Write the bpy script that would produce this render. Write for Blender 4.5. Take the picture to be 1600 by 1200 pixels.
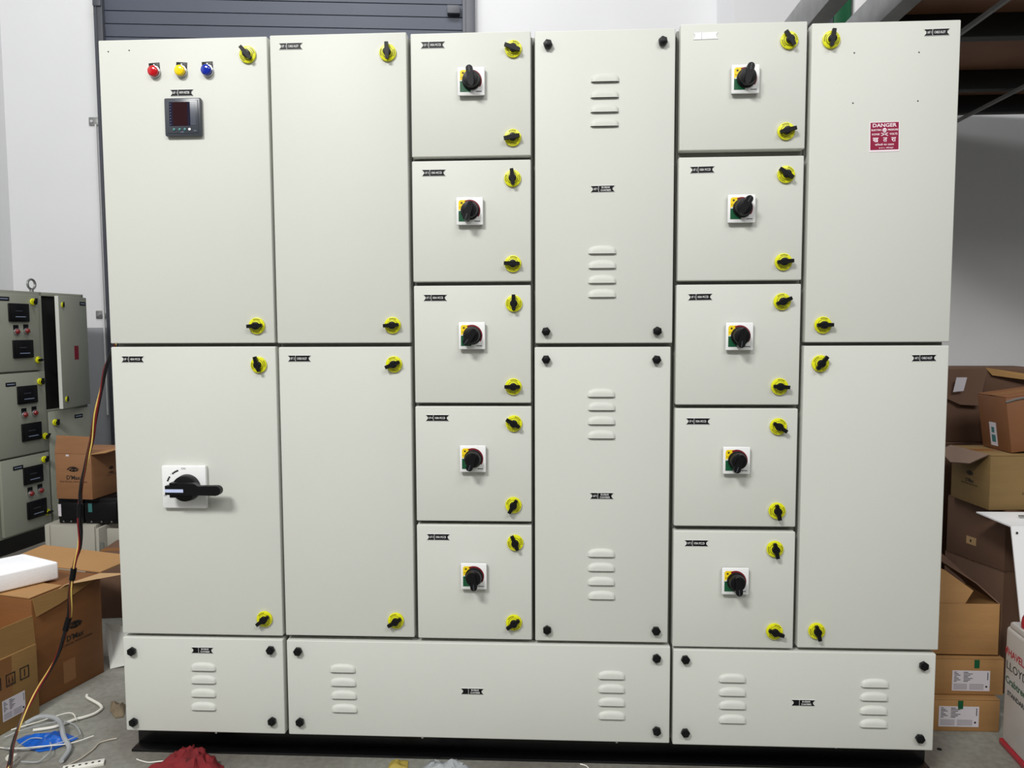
import bpy, bmesh, math, random
from mathutils import Matrix, Vector
from math import radians as rad, cos, sin, pi
random.seed(7)
for o in list(bpy.data.objects): bpy.data.objects.remove(o)
SC = bpy.context.scene
COL = SC.collection

# ------------------------------------------------------------ camera, world, lights, exposure
cd = bpy.data.cameras.new('camera'); cam = bpy.data.objects.new('camera', cd); COL.objects.link(cam)
cd.sensor_width = 36.0; cd.lens = 36.0*1200/1600; cd.clip_start = .05
YAW, PITCH, ROLL = -0.05248, -0.07133, -0.00413
fw = Vector((sin(YAW)*cos(PITCH), cos(YAW)*cos(PITCH), sin(PITCH)))
r0 = Vector((cos(YAW), -sin(YAW), 0)); u0 = r0.cross(fw)
r_ = cos(ROLL)*r0 + sin(ROLL)*u0; u_ = -sin(ROLL)*r0 + cos(ROLL)*u0
cam.matrix_world = Matrix(((r_.x, u_.x, -fw.x, 1.1172), (r_.y, u_.y, -fw.y, -1.8917), (r_.z, u_.z, -fw.z, 1.1371), (0, 0, 0, 1)))
SC.camera = cam
w = bpy.data.worlds.new('world'); SC.world = w; w.use_nodes = True
w.node_tree.nodes['Background'].inputs[0].default_value = (.93, .97, 1.0, 1)
w.node_tree.nodes['Background'].inputs[1].default_value = .20
def area(name, loc, target, sx, sy, power, col=(1, 1, 1)):
    l = bpy.data.lights.new(name, 'AREA'); l.shape = 'RECTANGLE'; l.size = sx; l.size_y = sy; l.energy = power; l.color = col
    o = bpy.data.objects.new(name, l); COL.objects.link(o); o.location = loc
    o.rotation_euler = (Vector(target)-Vector(loc)).to_track_quat('-Z', 'Y').to_euler(); return o
area('overhead_light', (-.65, -3.6, 4.3), (.8, 0, 1.2), 1.3, .5, 190, (1, .995, .97))
area('overhead_light', (2.6, -3.8, 4.3), (1.5, 0, 1.1), 3.0, 1.2, 98, (1, .995, .97))  # added soft fill lamp, evens out the right side of the board
area('overhead_light', (.3, .9, 4.9), (.3, 2.6, 2.4), 2.6, .6, 76, (.97, .98, 1))  # added lamp that brightens the back wall
SC.view_settings.view_transform = 'Standard'; SC.view_settings.look = 'None'
SC.view_settings.exposure = 0.0; SC.view_settings.gamma = 1.0; SC.view_settings.use_curve_mapping = False

# ------------------------------------------------------------ materials
def lin(c): return tuple(((v/255)/12.92 if v/255 <= .04045 else ((v/255+.055)/1.055)**2.4) for v in c)
MATS = {}
def mat(name, rgb, rough=.5, metal=0, var=0, vscale=8, bump=0, bscale=60, spec=.5, alpha=1, coat=0, stretch=None, trans=0):
    m = bpy.data.materials.new(name); m.use_nodes = True; nt = m.node_tree; b = nt.nodes['Principled BSDF']
    c = lin(rgb)+(1,)
    b.inputs['Base Color'].default_value = c; b.inputs['Roughness'].default_value = rough; b.inputs['Metallic'].default_value = metal
    b.inputs['Specular IOR Level'].default_value = spec; b.inputs['Alpha'].default_value = alpha; b.inputs['Coat Weight'].default_value = coat
    if trans: b.inputs['Transmission Weight'].default_value = trans
    if var or bump:
        tc = nt.nodes.new('ShaderNodeTexCoord'); mp = nt.nodes.new('ShaderNodeMapping'); nt.links.new(tc.outputs['Object'], mp.inputs[0])
        if stretch: mp.inputs['Scale'].default_value = stretch
    if var:
        n = nt.nodes.new('ShaderNodeTexNoise'); n.inputs['Scale'].default_value = vscale; n.inputs['Detail'].default_value = 6; nt.links.new(mp.outputs[0], n.inputs[0])
        mr = nt.nodes.new('ShaderNodeMapRange'); mr.inputs[1].default_value = .3; mr.inputs[2].default_value = .7; mr.inputs[3].default_value = 1-var; mr.inputs[4].default_value = 1+var
        nt.links.new(n.outputs[0], mr.inputs[0])
        mx = nt.nodes.new('ShaderNodeVectorMath'); mx.operation = 'SCALE'; mx.inputs[0].default_value = c[:3]; nt.links.new(mr.outputs[0], mx.inputs['Scale'])
        nt.links.new(mx.outputs[0], b.inputs['Base Color'])
    if bump:
        n2 = nt.nodes.new('ShaderNodeTexNoise'); n2.inputs['Scale'].default_value = bscale; n2.inputs['Detail'].default_value = 3; nt.links.new(mp.outputs[0], n2.inputs[0])
        bp = nt.nodes.new('ShaderNodeBump'); bp.inputs['Strength'].default_value = bump; bp.inputs['Distance'].default_value = .002
        nt.links.new(n2.outputs[0], bp.inputs['Height']); nt.links.new(bp.outputs[0], b.inputs['Normal'])
    MATS[name] = m; return m
PAINT = mat('powder_coat', (207, 208, 201), .48, spec=.32, var=.012, vscale=3, bump=.10, bscale=420)
CARC = mat('gap_shade_paint', (120, 120, 113), .5, var=.02)  # door paint darkened, shade of the door gaps put into the colour
BLACK = mat('black_plastic', (9, 9, 12), .42, spec=.28)
BLACKP = mat('black_base_paint', (9, 9, 11), .32, bump=.15, bscale=120)
YEL = mat('yellow_plastic', (226, 226, 20), .35)
YELD = mat('yellow_print_groove', (120, 118, 10), .5)
WHITE = mat('white_plastic', (238, 238, 238), .4)
WGLARE = mat('glare_white', (250, 250, 250), .2)  # plain white that paints in the glare on one nameplate
LETTER = mat('white_engraving', (225, 225, 225), .5)
INK = mat('black_ink', (22, 22, 24), .55)
GREEN = mat('green_print', (12, 86, 52), .4)
RED = mat('dark_red_print', (126, 22, 34), .4)
ORNG = mat('yellow_print', (246, 214, 20), .4)
BEZEL = mat('meter_bezel', (62, 66, 74), .32)
SCREEN = mat('meter_screen', (42, 14, 20), .12)
SCRE = mat('meter_screen_edge', (28, 26, 48), .15)
TEAL = mat('meter_key', (60, 120, 118), .4)
LGREY = mat('meter_print', (130, 140, 165), .4)
CHROME = mat('chrome_ring', (205, 205, 208), .22, metal=1)
STEEL = mat('zinc_steel', (150, 152, 150), .38, metal=.8, var=.08)
LR = mat('red_lens', (196, 8, 22), .15, coat=.5); LY = mat('yellow_lens', (250, 216, 6), .15, coat=.5); LB = mat('blue_lens', (10, 40, 160), .12, coat=.5)
LDR = mat('dark_red_lens', (120, 22, 22), .2, coat=.5)
STRIPE = mat('pointer_stripe', (196, 206, 240), .3)
SIGN = mat('sign_red', (140, 14, 56), .35); SIGNW = mat('sign_white', (240, 226, 234), .4)
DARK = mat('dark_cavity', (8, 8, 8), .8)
WALLW = mat('white_wall_paint', (220, 220, 221), .7, var=.02, vscale=2, bump=.2, bscale=30)
WALLG = mat('light_grey_wall_paint', (222, 221, 221), .65, var=.02, vscale=2, bump=.2, bscale=30)
DADO = mat('grey_dado_paint', (150, 151, 155), .6, var=.03, vscale=2, bump=.2, bscale=30)
SHUT = mat('shutter_blue_grey', (70, 76, 90), .5, var=.05, vscale=3)
SHUTD = mat('shutter_guide_grey', (70, 72, 80), .45, var=.08, vscale=4)
GREY = mat('mezzanine_steel', (128, 128, 128), .5, var=.12, vscale=14)
BSTEEL = mat('black_joist', (20, 20, 20), .45)
PLY = mat('brown_ply', (128, 90, 68), .6, var=.15, vscale=3)
KRAFT = mat('kraft_board', (166, 124, 76), .75, var=.07, vscale=5, bump=.2, bscale=40, stretch=(1, 1, 6))
KRAFT2 = mat('tan_kraft_board', (148, 112, 62), .75, var=.08, vscale=5, bump=.2, bscale=40, stretch=(1, 1, 6))
KRAFTM = mat('mid_kraft_board', (146, 102, 66), .7, var=.08, vscale=5, bump=.2, bscale=40, stretch=(1, 1, 6))
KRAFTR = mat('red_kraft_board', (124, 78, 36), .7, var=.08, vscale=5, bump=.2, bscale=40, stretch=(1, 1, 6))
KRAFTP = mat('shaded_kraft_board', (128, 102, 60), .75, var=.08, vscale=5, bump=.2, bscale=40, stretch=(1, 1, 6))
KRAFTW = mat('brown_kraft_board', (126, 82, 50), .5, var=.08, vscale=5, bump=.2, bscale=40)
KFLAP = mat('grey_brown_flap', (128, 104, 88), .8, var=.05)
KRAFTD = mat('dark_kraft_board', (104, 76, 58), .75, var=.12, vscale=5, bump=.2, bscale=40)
KEDGE = mat('kraft_edge', (186, 150, 106), .8)
KPRINT = mat('brown_print', (30, 20, 16), .7)
TAPE = mat('brown_tape', (140, 96, 56), .3)
PAPER = mat('paper_label', (214, 208, 214), .5); PGREY = mat('label_print_grey', (140, 134, 142), .6)
FOAM = mat('expanded_foam', (250, 250, 252), .7, bump=.3, bscale=160)
GGREEN = mat('grey_green_cabinet', (150, 152, 138), .45, var=.03, vscale=3)
BEIGE = mat('beige_enclosure', (172, 168, 156), .45, var=.03, vscale=3)
FLOORM = None

# ------------------------------------------------------------ mesh builder
class MB:
    def __init__(s): s.v = []; s.f = []; s.m = []; s.mats = []
    def mi(s, m):
        if m not in s.mats: s.mats.append(m)
        return s.mats.index(m)
    def bm(s, bm, m, M=None):
        if M is not None: bm.transform(M)
        o = len(s.v); s.v += [tuple(v.co) for v in bm.verts]; bm.verts.index_update(); k = s.mi(m)
        for f in bm.faces: s.f.append([o+v.index for v in f.verts]); s.m.append(k)
        bm.free(); return s
    def box(s, a, b, m, bev=0, seg=2, M=None):
        bm = bmesh.new(); bmesh.ops.create_cube(bm, size=1)
        c = [(a[i]+b[i])/2 for i in range(3)]; d = [abs(b[i]-a[i]) for i in range(3)]
        for v in bm.verts: v.co = Vector((c[i]+v.co[i]*d[i] for i in range(3)))
        if bev: bmesh.ops.bevel(bm, geom=bm.edges[:], offset=bev, segments=seg, affect='EDGES', profile=.5)
        return s.bm(bm, m, M)
    def cyl(s, c, r, h, m, axis='Y', n=24, r2=None, bev=0, M=None):
        """from c, along +axis by h"""
        bm = bmesh.new(); bmesh.ops.create_cone(bm, cap_ends=True, segments=n, radius1=r, radius2=r if r2 is None else r2, depth=abs(h))
        if bev: bmesh.ops.bevel(bm, geom=[e for e in bm.edges if abs(e.verts[0].co.z-e.verts[1].co.z) < 1e-6], offset=bev, segments=2, affect='EDGES', profile=.5)
        T = Matrix.Translation((0, 0, abs(h)/2)); bm.transform(T)
        if axis == 'Y': R = Matrix.Rotation(-pi/2 if h > 0 else pi/2, 4, 'X')
        elif axis == 'X': R = Matrix.Rotation(pi/2 if h > 0 else -pi/2, 4, 'Y')
        else: R = Matrix.Identity(4) if h > 0 else Matrix.Rotation(pi, 4, 'X')
        bm.transform(Matrix.Translation(c) @ R); return s.bm(bm, m, M)
    def dome(s, c, r, h, m, n=20, M=None):
        """half ellipsoid bulging to -Y"""
        bm = bmesh.new(); bmesh.ops.create_uvsphere(bm, u_segments=n, v_segments=10, radius=1)
        bmesh.ops.delete(bm, geom=[v for v in bm.verts if v.co.z < -1e-4], context='VERTS')
        bm.transform(Matrix.Translation(c) @ Matrix.Rotation(pi/2, 4, 'X') @ Matrix.Diagonal((r, r, h, 1))); return s.bm(bm, m, M)
    def prism(s, pts, y0, y1, m, M=None):
        """2-D outline (x,z) extruded between y0 and y1"""
        bm = bmesh.new(); n = len(pts)
        A = [bm.verts.new((p[0], y0, p[1])) for p in pts]; B = [bm.verts.new((p[0], y1, p[1])) for p in pts]
        bm.faces.new(A); bm.faces.new(B[::-1])
        for i in range(n): bm.faces.new((A[i], B[i], B[(i+1) % n], A[(i+1) % n]))
        bmesh.ops.recalc_face_normals(bm, faces=bm.faces[:]); return s.bm(bm, m, M)
    def slab(s, quad, t, m, M=None):
        """thin board: polygon in space thickened along its normal"""
        q = [Vector(p) for p in quad]; n = (q[1]-q[0]).cross(q[2]-q[0]).normalized()*t
        bm = bmesh.new(); A = [bm.verts.new(p) for p in q]; B = [bm.verts.new(p+n) for p in q]; k = len(q)
        bm.faces.new(A); bm.faces.new(B[::-1])
        for i in range(k): bm.faces.new((A[i], B[i], B[(i+1) % k], A[(i+1) % k]))
        bmesh.ops.recalc_face_normals(bm, faces=bm.faces[:]); return s.bm(bm, m, M)
    def tube(s, pts, r, m, n=8, sub=5, M=None):
        P = [Vector(p) for p in pts]; Q = []
        for i in range(len(P)-1):
            a, b, c, d = P[max(i-1, 0)], P[i], P[i+1], P[min(i+2, len(P)-1)]
            for k in range(sub):
                t = k/sub; Q.append(.5*((2*b)+(c-a)*t+(2*a-5*b+4*c-d)*t*t+(3*b-a-3*c+d)*t**3))
        Q.append(P[-1]); bm = bmesh.new(); rings = []; up = Vector((0.13, .2, 1)).normalized()
        for i, p in enumerate(Q):
            t = (Q[min(i+1, len(Q)-1)]-Q[max(i-1, 0)]).normalized(); a = t.cross(up)
            if a.length < 1e-3: a = t.cross(Vector((1, 0, 0)))
            a.normalize(); b = t.cross(a)
            rings.append([bm.verts.new(p+(a*cos(2*pi*k/n)+b*sin(2*pi*k/n))*r) for k in range(n)])
        for A, B in zip(rings, rings[1:]):
            for k in range(n): bm.faces.new((A[k], A[(k+1) % n], B[(k+1) % n], B[k]))
        bm.faces.new(rings[0][::-1]); bm.faces.new(rings[-1]); bmesh.ops.recalc_face_normals(bm, faces=bm.faces[:]); return s.bm(bm, m, M)
    def text(s, txt, c, h, m, width=None, align='CENTER', M=None, t=.0002, bold=0):
        """lettering facing -Y, centred at c, cap height about h"""
        cu = bpy.data.curves.new('t', 'FONT'); cu.body = txt; cu.size = 1; cu.align_x = align; cu.resolution_u = 2; cu.extrude = .001; cu.offset = bold
        o = bpy.data.objects.new('t', cu); COL.objects.link(o); dg = bpy.context.evaluated_depsgraph_get(); dg.update()
        me = bpy.data.meshes.new_from_object(o.evaluated_get(dg)); bpy.data.objects.remove(o); bpy.data.curves.remove(cu)
        if not me.vertices: return s
        xs = [v.co.x for v in me.vertices]; ys = [v.co.y for v in me.vertices]
        sz = h/max(1e-6, (max(ys)-min(ys))); sx = sz
        if width: sx = width/(max(xs)-min(xs))
        cx = (max(xs)+min(xs))/2 if align == 'CENTER' else min(xs); cy = (max(ys)+min(ys))/2
        bm = bmesh.new(); bm.from_mesh(me); bpy.data.meshes.remove(me)
        for v in bm.verts: v.co = Vector((c[0]+(v.co.x-cx)*sx, c[1]+(-t if v.co.z > 0 else t*.2), c[2]+(v.co.y-cy)*sz))
        return s.bm(bm, m, M)
    def mesh(s, name, smooth=35):
        me = bpy.data.meshes.new(name); me.from_pydata(s.v, [], s.f); me.polygons.foreach_set('material_index', s.m)
        for m in s.mats: me.materials.append(m)
        me.polygons.foreach_set('use_smooth', [True]*len(s.f)); me.update(); me.set_sharp_from_angle(angle=rad(smooth)); return me

def obj(name, mb, parent=None, loc=(0, 0, 0), rot=(0, 0, 0), label=None, cat=None, group=None, kind=None):
    me = mb.mesh(name) if isinstance(mb, MB) else mb
    o = bpy.data.objects.new(name, me); COL.objects.link(o); o.location = loc; o.rotation_euler = rot
    if parent: o.parent = parent
    return tag(o, label, cat, group, kind)
def tag(o, label=None, cat=None, group=None, kind=None):
    for k, v in (('label', label), ('category', cat), ('group', group), ('kind', kind)):
        if v: o[k] = v
    return o
def thing(name, loc, label, cat, rot=(0, 0, 0), group=None, kind=None):
    return obj(name, None, None, loc, rot, label, cat, group, kind)

# ------------------------------------------------------------ setting: floor, walls, shutter, mezzanine
def floor_mat():
    m = mat('concrete', (120, 117, 110), .55, bump=.35, bscale=25); nt = m.node_tree; b = nt.nodes['Principled BSDF']
    tc = nt.nodes.new('ShaderNodeTexCoord')
    n1 = nt.nodes.new('ShaderNodeTexNoise'); n1.inputs['Scale'].default_value = 2.2; n1.inputs['Detail'].default_value = 8
    n2 = nt.nodes.new('ShaderNodeTexNoise'); n2.inputs['Scale'].default_value = 60; n2.inputs['Detail'].default_value = 4
    for n in (n1, n2): nt.links.new(tc.outputs['Object'], n.inputs[0])
    r = nt.nodes.new('ShaderNodeValToRGB'); e = r.color_ramp.elements
    e[0].position = .35; e[0].color = lin((112, 106, 98))+(1,); e[1].position = .65; e[1].color = lin((146, 147, 138))+(1,)
    nt.links.new(n1.outputs[0], r.inputs[0])
    mx = nt.nodes.new('ShaderNodeMix'); mx.data_type = 'RGBA'; mx.blend_type = 'OVERLAY'; mx.inputs[0].default_value = .35
    nt.links.new(r.outputs[0], mx.inputs[6]); nt.links.new(n2.outputs[0], mx.inputs[7]); nt.links.new(mx.outputs[2], b.inputs['Base Color'])
    return m
FLOORM = floor_mat()
obj('floor', MB().box((-5, -7, -.05), (7, 4.2, 0), FLOORM), kind='structure')
A6 = rad(6.5)
P0 = Vector((-.56, 3.0, 0)); P1 = Vector((2.2226, 2.9849, 0))
wb = MB(); wb.box((-1.95, 0, 0), (2.763, .1, 1.157), DADO); wb.box((-1.95, 0, 1.157), (2.763, .1, 5.2), WALLW)
obj('wall_back', wb, loc=P0, rot=(0, 0, A6), kind='structure')
wr = MB(); wr.box((0, 0, 0), (4, .45, 2.42), WALLG); wr.box((0, 0, 2.42), (4, .45, 5.2), WALLW)
WR = obj('wall_right', wr, loc=P1, rot=(0, 0, A6), kind='structure')
obj('wall_left', MB().box((-2.42, -5, 0), (-2.27, 2.85, 1.157), DADO).box((-2.42, -5, 1.157), (-2.27, 2.85, 5.2), WALLW), kind='structure')

door = thing('door_1', P0+Vector((0, 0, 0)), None, None, rot=(0, 0, A6), kind='structure')
slat_me = None
sm = MB()
prof = [(0, .003), (.014, .0), (.018, .070), (.006, .0775)]       # (depth, height): each slat leans out over the next joint
bm = bmesh.new(); A = []; B = []
for d, z in prof: A.append(bm.verts.new((-1.085, -d-.006, z))); B.append(bm.verts.new((1.115, -d-.006, z)))
for i in range(4): bm.faces.new((A[i], B[i], B[(i+1) % 4], A[(i+1) % 4]))
bm.faces.new(A); bm.faces.new(B[::-1]); bmesh.ops.recalc_face_normals(bm, faces=bm.faces[:]); sm.bm(bm, SHUT); slat_me = sm.mesh('slat')
for k in range(44):
    obj('slat', slat_me, door, (0, 0, 3.110-.0785*39+.0785*k if k < 60 else 0))
for x0, x1 in ((-1.137, -1.085), (1.115, 1.194)):
    g = MB(); g.box((x0, -.06, 0), (x1, -.001, 3.45), SHUTD, bev=.003); g.box((x0+.016, -.066, 0), (x0+.020, -.06, 3.45), SHUTD)
    obj('guide_rail', g, door)
for x0, x1 in ((-1.136, -1.088), (1.02, 1.10)):
    obj('guide_clip', MB().box((x0, -.07, 3.115), (x1, -.024, 3.165), SHUTD, bev=.002), door)
# thin white conduit beside the shutter guide, wall brackets
tag(obj('wall_conduit', MB().tube([(-1.172, -.012, .6), (-1.172, -.012, 1.8), (-1.172, -.012, 2.42)], .006, WALLW), loc=P0, rot=(0, 0, A6)),
    'thin white conduit running up the wall beside the roller shutter', 'conduit')
def bracket(x, z, w, label):
    b = MB(); b.box((x, -.008, z), (x+w, -.0005, z+.05), STEEL, bev=.0015); b.cyl((x+.018, -.008, z+.025), .009, -.006, CHROME, n=12)
    tag(obj('wall_bracket', b, loc=P0, rot=(0, 0, A6)), label, 'bracket')
bracket(-1.215, 2.415, .07, 'small bright metal bracket high on the wall beside the shutter')
bracket(-1.222, 1.215, .075, 'small metal bracket low on the wall just above the grey paint band')
tag(obj('wall_clamp', MB().box((-1.158, -.012, 3.09), (-1.140, -.001, 3.14), ORNG, bev=.003).cyl((-1.149, -.012, 3.085), .008, -.006, STEEL, n=12), loc=P0, rot=(0, 0, A6)),
    'small yellow clamp on the white wall at the shutter top left', 'clamp')

mz = thing('ceiling', (3.6, 2.0, 2.48), None, None, kind='structure')
def mzb(name, a, b, m, bev=0): obj(name, MB().box([a[i]-(3.6, 2.0, 2.48)[i] for i in range(3)], [b[i]-(3.6, 2.0, 2.48)[i] for i in range(3)], m, bev=bev), mz)
mzb('deck_sheet', (2.47, .62, 2.48), (6.0, 3.0, 2.50), PLY)
for y in (1.60, 2.35, 2.80): mzb('joist', (2.52, y, 2.38), (6.0, y+.06, 2.48), BSTEEL, .003)
mzb('joist', (2.52, .9, 2.38), (6.0, .96, 2.48), BSTEEL, .003)
for x in (2.165, 2.445): 
    mzb('beam', (x, .4, 2.375), (x+.075, 3.0, 2.52), GREY, .004)
mzb('brace_rod', (2.80, .62, 2.345), (2.815, 3.0, 2.362), GREY); mzb('brace_rod', (3.50, .62, 2.345), (3.515, 3.0, 2.362), GREY)
# things in the gap above the mezzanine edge
gp = P1+Vector((cos(A6)*.60, sin(A6)*.60, 0))
tag(obj('green_panel', MB().box((-.0, -.05, 2.93), (.105, -.01, 3.6), GREEN, bev=.004).box((-.035, -.04, 2.93), (-.002, -.012, 3.6), SHUTD), loc=gp, rot=(0, 0, A6)),
    'narrow green upright panel glimpsed above the right end of the cabinet', 'panel')
tag(obj('white_board', MB().box((.11, -.09, 2.985), (.5, -.06, 3.6), WHITE, bev=.004), loc=gp, rot=(0, 0, A6)),
    'white board leaning beside the green upright panel near the ceiling beams', 'board')

# ------------------------------------------------------------ shared component meshes
def lock_mesh():
    m = MB(); m.cyl((0, 0, 0), .0205, -.006, YEL, n=32, bev=.0015)
    m.cyl((0, -.0062, 0), .0135, -.0004, YELD, n=28)
    m.cyl((0, -.0062, 0), .0122, -.0022, YEL, n=24, bev=.0006)
    m.cyl((0, -.006, 0), .0095, -.011, BLACK, n=20, bev=.0015)
    pts = [(-.0172, -.0038), (-.009, -.0048), (.009, -.0048), (.0215, -.0042), (.0215, .0042), (.009, .0048), (-.009, .0048), (-.0172, .0038)]
    m.prism(pts, -.0175, -.010, BLACK)
    for a0 in (60, 240):                      # raised OPEN / CLOSE legends on the rim
        for k in range(5):
            t = rad(a0+k*12); m.box((cos(t)*.0168-.0011, -.0066, sin(t)*.0168-.0014), (cos(t)*.0168+.0011, -.006, sin(t)*.0168+.0014), YELD)
    return m.mesh('door_lock')
LOCK = lock_mesh()
def plate_mesh(yh):
    m = MB(); m.box((-.0325, -.014, -.034), (.0325, -.0065, .0325), WHITE, bev=.0022)
    m.box((-.030, -.007, -.032), (.030, 0, .030), SHUTD)
    y = -.0143
    def arc(r0, r1, a0, a1, mt, yy):
        n = 14; P = [(cos(rad(a0+(a1-a0)*k/n))*r1, sin(rad(a0+(a1-a0)*k/n))*r1) for k in range(n+1)]
        P += [(cos(rad(a1-(a1-a0)*k/n))*r0, sin(rad(a1-(a1-a0)*k/n))*r0) for k in range(n+1)]
        for k in range(n):
            m.prism([P[k], P[k+1], P[2*n-k], P[2*n+1-k]], yy, -.0139, mt)
    m.box((-.0270, y, -.0260), (-.0015, -.0139, -.0005), GREEN)
    m.prism([(-.0270, 0), (-.0270, .0215), (-.0235, .0255), (-.006, .0255), (-.0045, .0210), (-.016, .008)], y-.0001, -.0139, ORNG)
    arc(.0, .0262, -35, 118, RED, y-.0002)
    m.text('✱', (-.0195, y-.0002, .0185), .006, INK); m.text('0 I', (-.0225, y-.0002, .0085), .0035, INK)
    m.text('MECH LOCK', (.0185, y+.0003, -.0262), .0016, INK, width=.014)
    m.box((.0115, y-.0001, -.0256), (.0255, -.0139, -.0244), INK)
    return m.mesh('rotary_switch')
PLATE = plate_mesh(0)
def knob_mesh():
    m = MB(); m.cyl((0, 0, 0), .0225, -.006, BLACK, n=36, bev=.001); m.cyl((0, -.006, 0), .0205, -.017, BLACK, n=36, r2=.0185, bev=.0015)
    bm = bmesh.new(); P = []
    for k in range(13): t = -pi/2+pi*k/12; P.append((.0195+cos(t)*.0085, sin(t)*.0085))
    for k in range(7): t = pi/2+pi*k/6; P.append((-.012+cos(t)*.007, sin(t)*.007))
    m.prism(P, -.030, -.004, BLACK); m.box((.012, -.0303, -.0008), (.026, -.0299, .0008), SHUTD)
    return m.mesh('knob')
KNOB = knob_mesh()
def hex_mesh():
    m = MB(); m.cyl((0, 0, 0), .0045, -.006, BLACK, n=12); m.cyl((0, -.0015, 0), .0112, -.0105, BLACK, n=6, bev=.0012); m.cyl((0, -.012, 0), .0062, -.0018, BLACK, n=12, bev=.0008)
    return m.mesh('hex_knob')
HEX = hex_mesh()
def louvre_mesh():
    """pressed vent hood, closed above and at the ends, open along its lower edge"""
    m = MB(); bm = bmesh.new(); n = 20; rows = []
    W, H, D = .0345, .0195, .0062
    prof = [(0, 1.0, 0), (.16, .97, .32), (.34, .88, .72), (.55, .72, .95), (.78, .45, 1.02), (1, 0, .98)]
    for f, zf, df in prof:
        row = []
        for k in range(n+1):
            a = pi*k/n; ca = cos(a); sa = sin(a)
            sq = lambda c, p: (abs(c)**p)*(1 if c >= 0 else -1)
            row.append((ca, sa, f, df))
        rows.append(row)
    # superellipse outline from lower-right round the top to lower-left, stepping inwards as it rises
    ring = []
    for off, dep in ((0, 0), (.0014, .0024), (.0036, .0048), (.0066, D), (.012, D+.0004)):
        r = []
        for k in range(n+1):
            a = pi*k/n; c, s_ = cos(a), sin(a); ex = .78
            x = (abs(c)**ex)*(1 if c >= 0 else -1)*(W-off); z = (abs(s_)**.62)*(H-off)
            r.append(bm.verts.new((x, -dep, max(z, 0))))
        ring.append(r)
    for a, b in zip(ring, ring[1:]):
        for k in range(n): bm.faces.new((a[k], a[k+1], b[k+1], b[k]))
    bm.faces.new(ring[-1]); bmesh.ops.remove_doubles(bm, verts=bm.verts[:], dist=1e-6); bmesh.ops.recalc_face_normals(bm, faces=bm.faces[:])
    m.bm(bm, PAINT); m.prism([(-.0325, .0002), (-.0325, .0052), (.0325, .0052), (.0325, .0002)], -.0004, 0, DARK)  # dark patch painted in for the shade under the hood
    m.prism([(-.0315, 0.0), (-.0315, .0006), (.0315, .0006), (.0315, 0.0)], -D+.001, -D+.0002, PAINT)
    return m.mesh('louvre')
LOUV = louvre_mesh()
def nameplate(left, right, film=False):  # film: plate face painted white in place of glare
    m = MB(); W, H = .0285, .0072; base = WGLARE if film else BLACK
    out = [(-W, -H), (W, -H), (W-.005, -.0018), (W-.0045, 0), (W-.005, .0018), (W, H), (-W, H), (-W+.005, .0018), (-W+.0045, 0), (-W+.005, -.0018)]
    m.prism([(x*1.03, z*1.13) for x, z in out], -.0009, 0, LETTER); m.prism(out, -.0014, -.0001, base)
    ink = LETTER if not film else PGREY
    m.box((-.0101, -.0016, -H), (-.0093, -.0013, H), ink)
    if left: m.text(left, (-.0168, -.0014, 0), .0058, ink, width=.0098 if len(left) < 6 else .011, bold=.01)
    if isinstance(right, tuple):
        m.text(right[0], (.0075, -.0014, .0033), .0044, ink, width=.020, bold=.01); m.text(right[1], (.0075, -.0014, -.0033), .0044, ink, width=.025, bold=.01)
    elif right: m.text(right, (.0068, -.0014, 0), .0058, ink, width=.0255, bold=.01)
    return m.mesh('nameplate')

# ------------------------------------------------------------ the switchboard
BX, BY = 1.033, .2
board = thing('switchboard_cabinet', (BX, BY, 0), 'large pale grey switchboard cabinet with many doors, locks and rotary switches on a black base', 'electrical cabinet')
D = {'11': (0, .4235, 1.8506, 1.1048), '12': (.0003, .4249, 1.0961, .3515), '13': (0, .4239, .3417, .0900),
     '21': (.4300, .7659, 1.8527, 1.1041), '22': (.4324, .7663, 1.0946, .3538),
     '31': (.7757, 1.0660, 1.8485, 1.5558), '32': (.7752, 1.0657, 1.5465, 1.2539), '33': (.7760, 1.0650, 1.2445, .9545), '34': (.7758, 1.0656, .9458, .6559), '35': (.7756, 1.0657, .6459, .3523),
     '41': (1.0758, 1.4095, 1.8471, 1.1017), '42': (1.0739, 1.4061, 1.0925, .3508),
     '51': (1.4213, 1.7161, 1.8552, 1.5612), '52': (1.4204, 1.7152, 1.5457, 1.2519), '53': (1.4185, 1.7151, 1.2427, .9505), '54': (1.4183, 1.7141, .9413, .6488), '55': (1.4181, 1.7146, .6366, .3415),
     '61': (1.7267, 2.0665, 1.8500, 1.1020), '62': (1.7253, 2.0664, 1.0938, .3441),
     '02': (.4337, 1.4129, .3408, .0897), '03': (1.4209, 2.0620, .3341, .0869)}
TD = .030                                        # door tray depth
car = MB()
def wx(a, b, m, **k): car.box((a[0]-BX, a[1]-BY, a[2]), (b[0]-BX, b[1]-BY, b[2]), m, **k)
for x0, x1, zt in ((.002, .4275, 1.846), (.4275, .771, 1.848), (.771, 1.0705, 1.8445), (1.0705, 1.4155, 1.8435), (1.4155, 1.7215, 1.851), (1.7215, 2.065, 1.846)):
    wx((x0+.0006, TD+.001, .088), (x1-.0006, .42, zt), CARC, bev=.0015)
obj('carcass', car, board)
base = MB()
for (y0, y1, z0, z1) in ((.055, .098, 0, .007), (.092, .098, 0, .088), (.055, .098, .0815, .088)):
    base.box((-.021-BX, y0-BY, z0), (2.088-BX, y1-BY, z1), BLACKP, bev=.001)
for x in (-.021, 2.081): base.box((x-BX, .098-BY, 0), (x+.007-BX, .41-BY, .088), BLACKP)
base.box((-.021-BX, .40-BY, 0), (2.088-BX, .41-BY, .088), BLACKP)
obj('base_channel', base, board)
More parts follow.
